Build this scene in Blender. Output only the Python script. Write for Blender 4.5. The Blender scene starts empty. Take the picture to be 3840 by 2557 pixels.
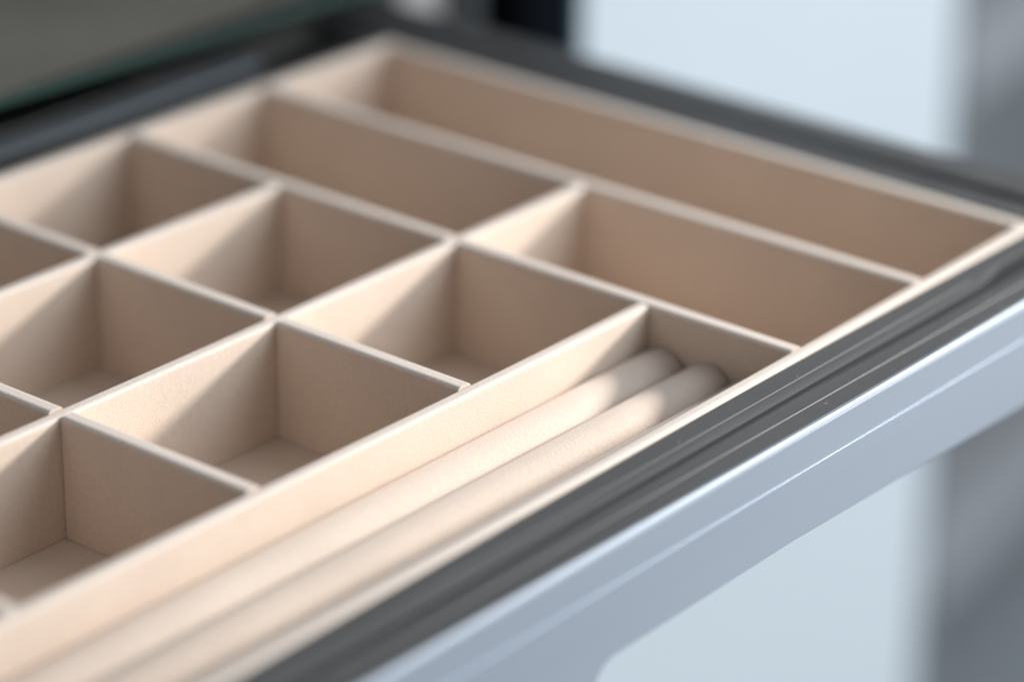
import bpy, bmesh, math
from mathutils import Vector, Matrix

# ---------------------------------------------------------------- camera, light, exposure
sc = bpy.context.scene
COL = sc.collection
R = math.radians

cam = bpy.data.cameras.new('camera'); cam_o = bpy.data.objects.new('camera', cam); COL.objects.link(cam_o)
cam_o.location = (-0.86892, -0.73828, 0.46308)
cam_o.rotation_euler = (R(66.0723), R(-0.54153), R(-50.48966))
cam.sensor_width = 36.0; cam.lens = 113.08
cam.clip_start = 0.02; cam.clip_end = 60
cam.dof.use_dof = True; cam.dof.focus_distance = 1.105; cam.dof.aperture_fstop = 2.6
sc.camera = cam_o

w = bpy.data.worlds.new('World'); sc.world = w; w.use_nodes = True
bg = w.node_tree.nodes['Background']; bg.inputs[0].default_value = (0.90, 0.95, 1.0, 1); bg.inputs[1].default_value = 0.31

def aim(o, loc, target):
    o.location = loc
    o.rotation_euler = (Vector(target) - Vector(loc)).to_track_quat('-Z', 'Y').to_euler()

# low warm beam from the window on the right
kd = Vector((1.0, -0.52, 0.37)).normalized()
kc = Vector((-0.03, -0.13, 0.0))
kl = bpy.data.lights.new('window_beam', 'SPOT'); ko = bpy.data.objects.new('window_beam', kl); COL.objects.link(ko)
aim(ko, kc + kd * 2.6, kc)
kl.energy = 510; kl.color = (1.0, 0.965, 0.91); kl.shadow_soft_size = 0.17
kl.spot_size = R(16.5); kl.spot_blend = 1.0
# broad cool daylight from the front right
al = bpy.data.lights.new('daylight', 'AREA'); ao = bpy.data.objects.new('daylight', al); COL.objects.link(ao)
al.shape = 'RECTANGLE'; al.size = 1.5; al.size_y = 1.6; al.energy = 38; al.color = (0.84, 0.93, 1.0)
aim(ao, (1.05, -1.55, 0.75), (0.5, 0.2, -0.25))

sc.view_settings.view_transform = 'Standard'; sc.view_settings.look = 'None'
sc.view_settings.exposure = 0; sc.view_settings.gamma = 1; sc.view_settings.use_curve_mapping = False

# ---------------------------------------------------------------- helpers
def tag(o, label=None, cat=None, group=None, kind=None):
    if label: o['label'] = label
    if cat: o['category'] = cat
    if group: o['group'] = group
    if kind: o['kind'] = kind
    return o

def thing(name, label, cat, loc=(0, 0, 0), rz=0.0, group=None):
    o = bpy.data.objects.new(name, None); COL.objects.link(o)
    o.empty_display_size = 0.05; o.location = loc; o.rotation_euler = (0, 0, rz)
    return tag(o, label, cat, group)

def build(name, bm, mat, parent=None, smooth=False):
    bmesh.ops.recalc_face_normals(bm, faces=bm.faces)
    me = bpy.data.meshes.new(name); bm.to_mesh(me); bm.free()
    if smooth:
        for p in me.polygons: p.use_smooth = True
    me.materials.append(mat)
    o = bpy.data.objects.new(name, me); COL.objects.link(o)
    if parent: o.parent = parent
    return o

def merge(bm, other):
    me = bpy.data.meshes.new('tmp'); other.to_mesh(me); other.free(); bm.from_mesh(me); bpy.data.meshes.remove(me)

def prism_bm(foot, z0, z1, bevel=0.0, seg=3, all_edges=False):
    """foot: ccw list of xy points; upright block, top edges rounded"""
    b = bmesh.new()
    lo = [b.verts.new((x, y, z0)) for x, y in foot]; hi = [b.verts.new((x, y, z1)) for x, y in foot]
    n = len(foot); b.faces.new(lo[::-1]); b.faces.new(hi)
    for i in range(n): b.faces.new((lo[i], lo[(i+1) % n], hi[(i+1) % n], hi[i]))
    bmesh.ops.recalc_face_normals(b, faces=b.faces)
    if bevel:
        ed = [e for e in b.edges if all_edges or all(v.co.z > z1 - 1e-6 for v in e.verts)]
        bmesh.ops.bevel(b, geom=ed, offset=bevel, segments=seg, profile=0.5, affect='EDGES')
    return b

def box(bm, x0, x1, y0, y1, z0, z1, bevel=0.0, seg=2, all_edges=True):
    merge(bm, prism_bm([(x0, y0), (x1, y0), (x1, y1), (x0, y1)], z0, z1, bevel, seg, all_edges))

def wall_bm(p, q, th, z0, z1, bevel, seg=4):
    """wall of thickness th from p to q (xy)"""
    p = Vector(p); q = Vector(q); d = (q - p).normalized(); n = Vector((-d.y, d.x)) * th / 2
    b = prism_bm([p - n, q - n, q + n, p + n], z0, z1)
    ed = [e for e in b.edges if all(v.co.z > z1 - 1e-6 for v in e.verts) and abs((e.verts[1].co - e.verts[0].co).xy.normalized().dot(d)) > 0.9]
    bmesh.ops.bevel(b, geom=ed, offset=bevel, segments=seg, profile=0.5, affect='EDGES')   # long top edges only
    return b

def sweep_bm(stations):
    """stations: list of closed profiles (lists of 3D points), skinned, ends capped"""
    b = bmesh.new(); rows = [[b.verts.new(p) for p in s] for s in stations]; n = len(rows[0])
    for r0, r1 in zip(rows, rows[1:]):
        for i in range(n): b.faces.new((r0[i], r0[(i+1) % n], r1[(i+1) % n], r1[i]))
    b.faces.new(rows[0][::-1]); b.faces.new(rows[-1])
    return b

# ---------------------------------------------------------------- materials
def mat(name, base, rough=0.5, metal=0.0, noise=None, bump=None, sheen=0.0, coat=0.0, spec=0.5):
    m = bpy.data.materials.new(name); m.use_nodes = True
    nt = m.node_tree; b = nt.nodes['Principled BSDF']
    b.inputs['Base Color'].default_value = (*base, 1); b.inputs['Roughness'].default_value = rough
    b.inputs['Metallic'].default_value = metal; b.inputs['Specular IOR Level'].default_value = spec
    if sheen: b.inputs['Sheen Weight'].default_value = sheen; b.inputs['Sheen Roughness'].default_value = 0.5
    if coat: b.inputs['Coat Weight'].default_value = coat; b.inputs['Coat Roughness'].default_value = 0.15
    tc = nt.nodes.new('ShaderNodeTexCoord')
    if noise:
        sc_, amt, stretch = noise
        mp = nt.nodes.new('ShaderNodeMapping'); mp.inputs['Scale'].default_value = stretch
        nz = nt.nodes.new('ShaderNodeTexNoise'); nz.inputs['Scale'].default_value = sc_; nz.inputs['Detail'].default_value = 5
        rp = nt.nodes.new('ShaderNodeMapRange'); rp.inputs[1].default_value = 0.3; rp.inputs[2].default_value = 0.7
        rp.inputs[3].default_value = 1 - amt; rp.inputs[4].default_value = 1 + amt
        mx = nt.nodes.new('ShaderNodeMix'); mx.data_type = 'RGBA'; mx.blend_type = 'MULTIPLY'; mx.inputs[0].default_value = 1
        mx.inputs[6].default_value = (*base, 1)
        nt.links.new(tc.outputs['Object'], mp.inputs[0]); nt.links.new(mp.outputs[0], nz.inputs['Vector'])
        nt.links.new(nz.outputs[0], rp.inputs[0]); nt.links.new(rp.outputs[0], mx.inputs[7])
        nt.links.new(mx.outputs[2], b.inputs['Base Color'])
    if bump:
        sc_, st, dist = bump
        nb = nt.nodes.new('ShaderNodeTexNoise'); nb.inputs['Scale'].default_value = sc_; nb.inputs['Detail'].default_value = 3
        bp = nt.nodes.new('ShaderNodeBump'); bp.inputs['Strength'].default_value = st; bp.inputs['Distance'].default_value = dist
        nt.links.new(tc.outputs['Object'], nb.inputs['Vector']); nt.links.new(nb.outputs[0], bp.inputs['Height'])
        nt.links.new(bp.outputs[0], b.inputs['Normal'])
    return m

VELVET = mat('beige_velvet', (0.67, 0.545, 0.452), 0.95, noise=(1000, 0.06, (1, 1, 1)), bump=(1500, 0.30, 0.0005), sheen=0.15, spec=0.15)
def velvet_wear(m):
    nt = m.node_tree; b = nt.nodes['Principled BSDF']; src = b.inputs['Base Color'].links[0].from_socket
    tc = [n for n in nt.nodes if n.type == 'TEX_COORD'][0]
    nz = nt.nodes.new('ShaderNodeTexNoise'); nz.inputs['Scale'].default_value = 22; nz.inputs['Detail'].default_value = 4
    rp = nt.nodes.new('ShaderNodeMapRange'); rp.inputs[1].default_value = 0.3; rp.inputs[2].default_value = 0.7; rp.inputs[3].default_value = 0.95; rp.inputs[4].default_value = 1.04
    mx = nt.nodes.new('ShaderNodeMix'); mx.data_type = 'RGBA'; mx.blend_type = 'MULTIPLY'; mx.inputs[0].default_value = 1
    nt.links.new(tc.outputs['Object'], nz.inputs['Vector']); nt.links.new(nz.outputs[0], rp.inputs[0])
    nt.links.new(src, mx.inputs[6]); nt.links.new(rp.outputs[0], mx.inputs[7])
    v = nt.nodes.new('ShaderNodeTexVoronoi'); v.inputs['Scale'].default_value = 120
    lt = nt.nodes.new('ShaderNodeMath'); lt.operation = 'LESS_THAN'; lt.inputs[1].default_value = 0.03
    m2 = nt.nodes.new('ShaderNodeMix'); m2.data_type = 'RGBA'; m2.inputs[7].default_value = (0.36, 0.28, 0.22, 1)
    nt.links.new(tc.outputs['Object'], v.inputs['Vector']); nt.links.new(v.outputs['Distance'], lt.inputs[0])
    nt.links.new(lt.outputs[0], m2.inputs[0]); nt.links.new(mx.outputs[2], m2.inputs[6]); nt.links.new(m2.outputs[2], b.inputs['Base Color'])
velvet_wear(VELVET)
ROLLV = mat('ring_roll_velvet', (0.60, 0.50, 0.43), 0.95, noise=(1000, 0.06, (1, 1, 1)), bump=(1300, 0.4, 0.0006), sheen=0.15, spec=0.1)
velvet_wear(ROLLV)
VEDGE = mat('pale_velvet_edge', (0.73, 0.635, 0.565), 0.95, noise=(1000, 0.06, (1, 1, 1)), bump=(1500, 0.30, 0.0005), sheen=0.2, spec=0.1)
DARK = mat('dark_anodised', (0.084, 0.084, 0.085), 0.5, 0.0, spec=0.3, noise=(60, 0.10, (0.15, 1, 1)), bump=(2500, 0.06, 0.0002))
BLACK = mat('gap_black', (0.018, 0.018, 0.019), 0.5)  # near-black; gives the front rail groove and slide gap their painted shade
ALU = mat('satin_aluminium', (0.445, 0.492, 0.56), 0.5, 0.8, noise=(40, 0.03, (0.1, 1, 1)), bump=(1800, 0.10, 0.0003))
SLIDE = mat('slide_steel', (0.16, 0.185, 0.215), 0.45, 0.2, noise=(30, 0.08, (0.2, 1, 1)))
HOUSING = mat('slide_housing_grey', (0.06, 0.056, 0.055), 0.55, noise=(30, 0.1, (1, 1, 1)))
WHITE = mat('white_lacquer', (0.86, 0.91, 0.94), 0.35, noise=(3, 0.02, (1, 1, 1)))
EDGE = mat('pale_grey_edge', (0.24, 0.24, 0.26), 0.4, noise=(10, 0.04, (1, 1, 1)))
POSTB = mat('blue_black_lacquer', (0.004, 0.005, 0.008), 0.7, spec=0.05, noise=(20, 0.1, (1, 1, 1)))
TEAL = mat('teal_glass_edge', (0.03, 0.085, 0.11), 0.2, noise=(20, 0.1, (1, 1, 1)))
POSTG = mat('brushed_grey_post', (0.12, 0.112, 0.106), 0.6, 0.0, noise=(20, 0.06, (1, 1, 0.1)))
RIB = mat('warm_grey_rib', (0.55, 0.51, 0.48), 0.6, noise=(20, 0.06, (1, 1, 0.1)))
CARC = mat('charcoal_board', (0.02, 0.02, 0.021), 0.6, noise=(12, 0.15, (1, 1, 1)))
UNDER = mat('grey_underlay', (0.40, 0.36, 0.30), 0.6, noise=(7, 0.35, (1, 1, 1)))  # strong blotches paint blurred reflections into the area under the glass
GREYU = mat('grey_laminate', (0.26, 0.27, 0.275), 0.5, noise=(4, 0.10, (1, 1, 1)))
SHELF = mat('pale_grey_shelf', (0.50, 0.50, 0.52), 0.5, noise=(6, 0.06, (1, 1, 1)))
WALLM = mat('grey_plaster', (0.22, 0.22, 0.22), 0.9, noise=(6, 0.08, (1, 1, 1)))
FLOORM = mat('pale_floor', (0.34, 0.36, 0.38), 0.45, noise=(5, 0.08, (1, 1, 1)))
# clear glass whose thickness is green
GLASS = mat('green_float_glass', (0.97, 0.98, 0.975), 0.02)
_b = GLASS.node_tree.nodes['Principled BSDF']; _b.inputs['Transmission Weight'].default_value = 1.0; _b.inputs['IOR'].default_value = 1.5
GEDGE = mat('green_glass_edge', (0.003, 0.034, 0.025), 0.5, noise=(40, 0.12, (0.2, 1, 1)))
# dust on the dark rail
def dusty(m):
    nt = m.node_tree; b = nt.nodes['Principled BSDF']
    src = b.inputs['Base Color'].links[0].from_socket
    tc = [n for n in nt.nodes if n.type == 'TEX_COORD'][0]
    v = nt.nodes.new('ShaderNodeTexVoronoi'); v.inputs['Scale'].default_value = 85
    lt = nt.nodes.new('ShaderNodeMath'); lt.operation = 'LESS_THAN'; lt.inputs[1].default_value = 0.055
    mx = nt.nodes.new('ShaderNodeMix'); mx.data_type = 'RGBA'; mx.inputs[7].default_value = (0.24, 0.24, 0.235, 1)
    nt.links.new(tc.outputs['Object'], v.inputs['Vector']); nt.links.new(v.outputs['Distance'], lt.inputs[0])
    nt.links.new(lt.outputs[0], mx.inputs[0]); nt.links.new(src, mx.inputs[6]); nt.links.new(mx.outputs[2], b.inputs['Base Color'])
dusty(DARK)

# ---------------------------------------------------------------- setting
b = bmesh.new(); box(b, -4, 5, -4, 3.5, -0.95, -0.90); tag(build('floor', b, FLOORM), kind='structure')
b = bmesh.new(); box(b, -4, 5, 3.0, 3.1, -0.898, 2.0); tag(build('wall', b, WALLM), kind='structure')

# cabinet the drawer is pulled out of
cab = thing('display_cabinet', 'dark charcoal cabinet behind the drawer, open front under the glass top', 'cabinet', (-0.35, 0.26, -0.90))
cab_o = Vector(cab.location)
def cpart(name, m, *boxes, bevel=0.001):
    b = bmesh.new()
    for x0, x1, y0, y1, z0, z1 in boxes:
        box(b, x0 - cab_o.x, x1 - cab_o.x, y0 - cab_o.y, y1 - cab_o.y, z0 - cab_o.z, z1 - cab_o.z, bevel)
    return build(name, b, m, cab)
cpart('side_panel', CARC, (0.232, 0.262, 0.262, 0.80, -0.897, 0.022))
cpart('side_panel', CARC, (-1.00, -0.97, 0.262, 0.80, -0.897, 0.022))
cpart('back_panel', CARC, (-0.969, 0.231, 0.78, 0.80, -0.896, 0.021))
cpart('bottom_panel', CARC, (-0.969, 0.231, 0.262, 0.778, -0.896, -0.87))
cpart('front_panel', CARC, (-0.969, 0.231, 0.262, 0.28, -0.868, -0.09))
cpart('slide_rail', SLIDE, (-0.30, 0.105, 0.202, 0.2155, -0.018, -0.002))
cpart('slide_housing', HOUSING, (0.045, 0.175, 0.221, 0.236, -0.03, -0.002))
cpart('gap_fill', BLACK, (-0.30, 0.044, 0.221, 0.236, -0.03, -0.002))  # added strip, a dark fill for the shaded gap below the glass edge
cpart('underlay', UNDER, (-0.99, 0.250, 0.190, 0.80, 0.0262, 0.0280))

# glass sheet on the cabinet
gt = thing('glass_top', 'flat glass sheet with a green edge lying on the dark cabinet', 'glass top', (-0.35, 0.26, 0.0285))
ga, gb = Vector((-0.0674, 0.1803)), Vector((0.1234, 0.1674)); gd = (gb - ga).normalized()
def gpt(x, off=0.0): 
    p = ga + gd * ((x - ga.x) / gd.x); return (x + 0.35, p.y + off - 0.26)
merge_b = prism_bm([gpt(-1.0, 0.0010), gpt(0.20, 0.0010), (0.20 + 0.35, 0.81 - 0.26), (-1.0 + 0.35, 0.81 - 0.26)], 0, 0.0042, 0.0003, 2, True)
build('sheet', merge_b, GLASS, gt)
build('ground_edge', prism_bm([gpt(-1.0), gpt(0.20), gpt(0.20, 0.0009), gpt(-1.0, 0.0009)], 0, 0.0042, 0.0003, 2, True), GEDGE, gt)

# neighbours behind
wp = thing('white_door', 'tall white lacquered cabinet door standing behind the right side of the drawer', 'cabinet door', (0.59, 0.26, -0.898))
b = bmesh.new(); box(b, 0.396 - 0.59, 0.772 - 0.59, -0.01, 0.012, 0.001, 1.5, 0.002); build('panel', b, WHITE, wp)
b = bmesh.new(); box(b, 0.7725 - 0.59, 0.789 - 0.59, -0.009, 0.011, 0.001, 1.5, 0.002); build('edge_profile', b, EDGE, wp)
dp = thing('dark_post', 'blue-black upright post at the left edge of the white door', 'post', (0.368, 0.26, -0.898))
b = bmesh.new(); box(b, -0.022, 0.019, -0.012, 0.02, 0.001, 1.5, 0.002); build('upright', b, POSTB, dp)
b = bmesh.new(); box(b, 0.0195, 0.027, -0.0115, 0.0, 0.001, 1.5, 0.001); build('glass_strip', b, TEAL, dp)
gp = thing('grey_post', 'brushed grey upright post between the cabinet and the dark post', 'post', (0.315, 0.30, -0.898))
b = bmesh.new(); box(b, -0.035, 0.045, 0.0, 0.03, 0.001, 1.5, 0.004); build('upright', b, POSTG, gp)
b = bmesh.new(); box(b, -0.020, 0.014, -0.012, -0.0005, 0.001, 1.5, 0.004); build('rib', b, RIB, gp)
su = thing('shelf_unit', 'grey shelving with paler shelf boards, out of focus at the far right', 'shelving', (1.186, 0.6175, -0.898), R(9))
b = bmesh.new(); box(b, -0.55, 0.9, -0.06, -0.04, 0.001, 1.5, 0.002); build('back_panel', b, GREYU, su)
for z in (0.08, 0.535): 
    b = bmesh.new(); box(b, -0.55, 0.9, -0.12, -0.0605, z - 0.024, z + 0.024, 0.002); build('shelf', b, SHELF, su)

# ---------------------------------------------------------------- jewellery tray (world xy; U = x, V = -y)
D = 0.0458
ML = {'M0': (0.1785, -0.0232), 'M1': (0.0917, -0.0133), 'M2': (0.0, -0.0013), 'M3': (-0.0923, -0.0023), 'M4': (-0.1605, 0.0145)}   # y = a + b x
LL = {'L0': (0.1562, 0.006), 'L1': (0.0796, -0.0047), 'L2': (0.0, 0.002), 'L3': (-0.1, 0.004), 'L4': (-0.2051, -0.0004), 'L5': (-0.31, 0), 'L6': (-0.415, 0), 'L7': (-0.52, 0), 'LE': (-0.625, 0)}  # x = a + b y
TM, TL, TR = 0.0055, 0.0070, 0.0070
def X(m, l):
    a0, a1 = ML[m]; b0, b1 = LL[l]
    x = (b0 + b1 * a0) / (1 - a1 * b1); return Vector((x, a0 + a1 * x))
def seg(m0, l0, m1, l1, cut0=0.0, cut1=0.0):
    p, q = X(m0, l0), X(m1, l1); d = (q - p).normalized(); return p + d * cut0, q - d * cut1
tray = thing('jewellery_tray', 'beige velvet drawer insert divided into open compartments, inside the dark drawer', 'jewellery tray', (0, 0, 0))
BV = 0.0018
def wall(name, segs, th, ztop=0.0, bev=BV):
    b = bmesh.new()
    for p, q in segs: merge(b, wall_bm(p, q, th, -D + 0.0002, ztop, bev))
    o = build(name, b, VELVET, tray)
    o.data.materials.append(VEDGE)                      # upward-facing top edge is paler than the side faces
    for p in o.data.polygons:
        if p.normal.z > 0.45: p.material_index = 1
    return o
# floor sheet under everything
fo = [X('M0', 'LE'), X('M4', 'LE'), X('M4', 'L0'), X('M0', 'L0')]
build('tray_floor', prism_bm([tuple(v) for v in fo], -D - 0.003, -D, 0), VELVET, tray)
h = TM / 2 + 0.0001
# rim
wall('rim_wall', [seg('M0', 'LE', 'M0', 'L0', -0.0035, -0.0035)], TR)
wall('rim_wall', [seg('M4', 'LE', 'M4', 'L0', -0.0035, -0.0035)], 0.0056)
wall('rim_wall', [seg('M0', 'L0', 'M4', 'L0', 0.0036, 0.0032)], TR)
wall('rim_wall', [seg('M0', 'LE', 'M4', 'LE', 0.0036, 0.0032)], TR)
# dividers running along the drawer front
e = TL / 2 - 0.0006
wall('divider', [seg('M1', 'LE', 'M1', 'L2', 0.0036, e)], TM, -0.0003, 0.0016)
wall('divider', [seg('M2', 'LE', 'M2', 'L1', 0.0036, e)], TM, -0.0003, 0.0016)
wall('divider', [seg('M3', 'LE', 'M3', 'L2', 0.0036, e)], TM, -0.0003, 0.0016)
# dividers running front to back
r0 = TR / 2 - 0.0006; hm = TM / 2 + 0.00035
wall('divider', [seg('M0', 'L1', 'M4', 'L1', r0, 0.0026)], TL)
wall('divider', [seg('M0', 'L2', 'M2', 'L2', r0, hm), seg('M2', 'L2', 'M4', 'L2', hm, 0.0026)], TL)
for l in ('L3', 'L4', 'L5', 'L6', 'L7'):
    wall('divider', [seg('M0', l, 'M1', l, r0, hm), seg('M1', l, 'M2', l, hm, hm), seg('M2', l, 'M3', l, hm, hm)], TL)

# ring rolls lying in the front slot
def roll_bm(x0, x1, r, n=40):
    prof = [(x0, 0.0), (x0, r * 0.80), (x0 + r * 0.05, r * 0.93), (x0 + r * 0.14, r), (x1 - r * 0.14, r), (x1 - r * 0.05, r * 0.93), (x1, r * 0.80), (x1, 0.0)]
    b = bmesh.new(); rows = []
    for x, rr in prof[1:-1]:
        rows.append([b.verts.new((x, rr * math.cos(2*math.pi*i/n), rr * math.sin(2*math.pi*i/n))) for i in range(n)])
    for r0_, r1_ in zip(rows, rows[1:]):
        for i in range(n): b.faces.new((r0_[i], r0_[(i+1) % n], r1_[(i+1) % n], r1_[i]))
    b.faces.new(rows[0][::-1]); b.faces.new(rows[-1])
    return b
RR = 0.0101
cush = thing('ring_cushion', 'beige padded ring rolls side by side in the front slot of the tray', 'ring cushion', (-0.31, -0.125, -D + 0.0005))
for k, cv in enumerate((0.1052, 0.1257, 0.1462)):
    rb = roll_bm(-0.305, 0.3060, RR)
    o = build('roll', rb, ROLLV, cush, smooth=True)
    o.location = (0, -cv + 0.125 + 0.0006, D - 0.0005 - 0.0243); o.rotation_euler = (0, 0, 0.004)
b = bmesh.new(); box(b, -0.305, 0.302, -0.0315, 0.0285, 0, 0.0125, 0.001)
o = build('cushion_base', b, ROLLV, cush); o.rotation_euler = (0, 0, 0.004)

# ---------------------------------------------------------------- drawer
dr = thing('drawer', 'pulled-out drawer with dark rails and a satin aluminium front', 'drawer', (0, 0, 0))
ang = 0.0145
def F(u, v, z): return (u, -(v) + ang * u, z)          # front group runs parallel to the tray's front wall
V0 = 0.1639
def G(u, v, z): return (u, -v + 0.0065 * u, z)         # outer strip and aluminium front
# front rail: flat strip, rounded shoulder, black strip painting the groove's shade
prof = [(0.0, -0.0008)]
prof += [(0.0078, -0.0008), (0.0081, -0.0008), (0.0083, -0.0010)]
for i in range(1, 7):
    t = i / 6; prof.append((0.0083 + 0.0041 * t, -0.0010 - 0.0010 * t * t))
prof += [(0.0125, -0.03), (0.0, -0.03)]
stations = []
for u in [-0.66] + [-0.6 + 0.02 * i for i in range(34)] + [0.08 + 0.006 * i for i in range(15)]:
    dv = 0.0
    if u > 0.088: dv = 0.09 - math.sqrt(max(0, 0.09**2 - (u - 0.088)**2))
    stations.append([F(u, V0 + (v if v < 0.0079 else max(0.0079, v - dv)), z) for v, z in prof])
build('front_rail', sweep_bm(stations), DARK, dr)
build('groove_shade_strip', sweep_bm([[F(u, V0 + v, z) for v, z in ((0.005, -0.00215), (0.0144, -0.0024), (0.0144, -0.028), (0.005, -0.028))] for u in (-0.659, 0.217)]), BLACK, dr)  # almost flush black strip; its colour stands in for groove shade
# second strip, a step lower, with a fine rib
prof2 = [(0.0146, -0.0032), (0.0152, -0.0033), (0.0200, -0.0036), (0.0202, -0.0034), (0.0206, -0.0034), (0.0208, -0.0037), (0.0275, -0.0040), (0.0275, -0.035), (0.0146, -0.035)]
build('outer_rail', sweep_bm([[G(u, V0 + v, z) for v, z in prof2] for u in (-0.66, 0.218)]), DARK, dr)
# aluminium front: face with a groove, finger-pull cut-out at the lower edge
VF = V0 + 0.0276
def face_profile(zb):
    return [(0.0, -0.0046), (0.0004, -0.0041), (0.0017, -0.0041), (0.0024, -0.0046), (0.0027, -0.0060), (0.0027, -0.0193), (0.0030, -0.0193), (0.0030, -0.0210), (0.0027, -0.0211), (0.0027, -0.0222),
            (0.0027, -0.0224), (0.0027, zb), (0.0024, zb - 0.0004), (0.0, zb - 0.0004)]
def ZB(u): return -0.0440 - 0.022 * max(0, u + 0.05) if u > -0.05 else -0.0440 + 0.010 * (u + 0.05)
st = []; rc = 0.014; uc = -0.1495
for u in [0.218, 0.05, -0.05, -0.10, -0.14]: st.append((u, ZB(u)))
for i in range(1, 10):
    a = i / 9 * math.pi / 2; st.append((uc - rc * math.sin(a), ZB(uc) - rc * (1 - math.cos(a))))
st.append((uc - rc - 0.0006, -0.105)); st.append((-0.66, -0.105))
build('front_face', sweep_bm([[G(u, VF + v, z) for v, z in face_profile(zb)] for u, zb in st]), ALU, dr)
# right side rail: inner strip, groove, paler outer strip
def srail(x0, x1, z0, z1, y0=-0.176, y1=0.235):
    b = bmesh.new(); k = -0.006
    merge(b, prism_bm([(x0 + k * -y0 * -1, y0), (x1 + k * -y0 * -1, y0), (x1 + k * y1 * -1, y1), (x0 + k * y1 * -1, y1)], z0, z1, 0.0008, 2, True)); return b
build('side_rail', srail(0.1612, 0.1745, -0.04, -0.0008), DARK, dr)
build('side_groove', srail(0.1747, 0.1808, -0.04, -0.006), BLACK, dr)
build('outer_side_rail', srail(0.1810, 0.2010, -0.04, -0.0005), DARK, dr)
# back rail behind the tray
b = bmesh.new(); a0, a1 = ML['M0']
def bk(x, off): return (x, a0 + a1 * x + off)
merge(b, prism_bm([bk(-0.64, 0.0037), bk(0.160, 0.0037), bk(0.160, 0.019), bk(-0.64, 0.019)], -0.04, -0.0008, 0.0008, 2, True))
build('back_rail', b, CARC, dr)
b = bmesh.new(); box(b, -0.64, 0.20, -0.163, 0.19, -0.0535, -0.0490); build('bottom_panel', b, CARC, dr)
b = bmesh.new(); box(b, -0.655, -0.632, -0.165, 0.235, -0.04, -0.0008, 0.0008); build('side_rail', b, DARK, dr)
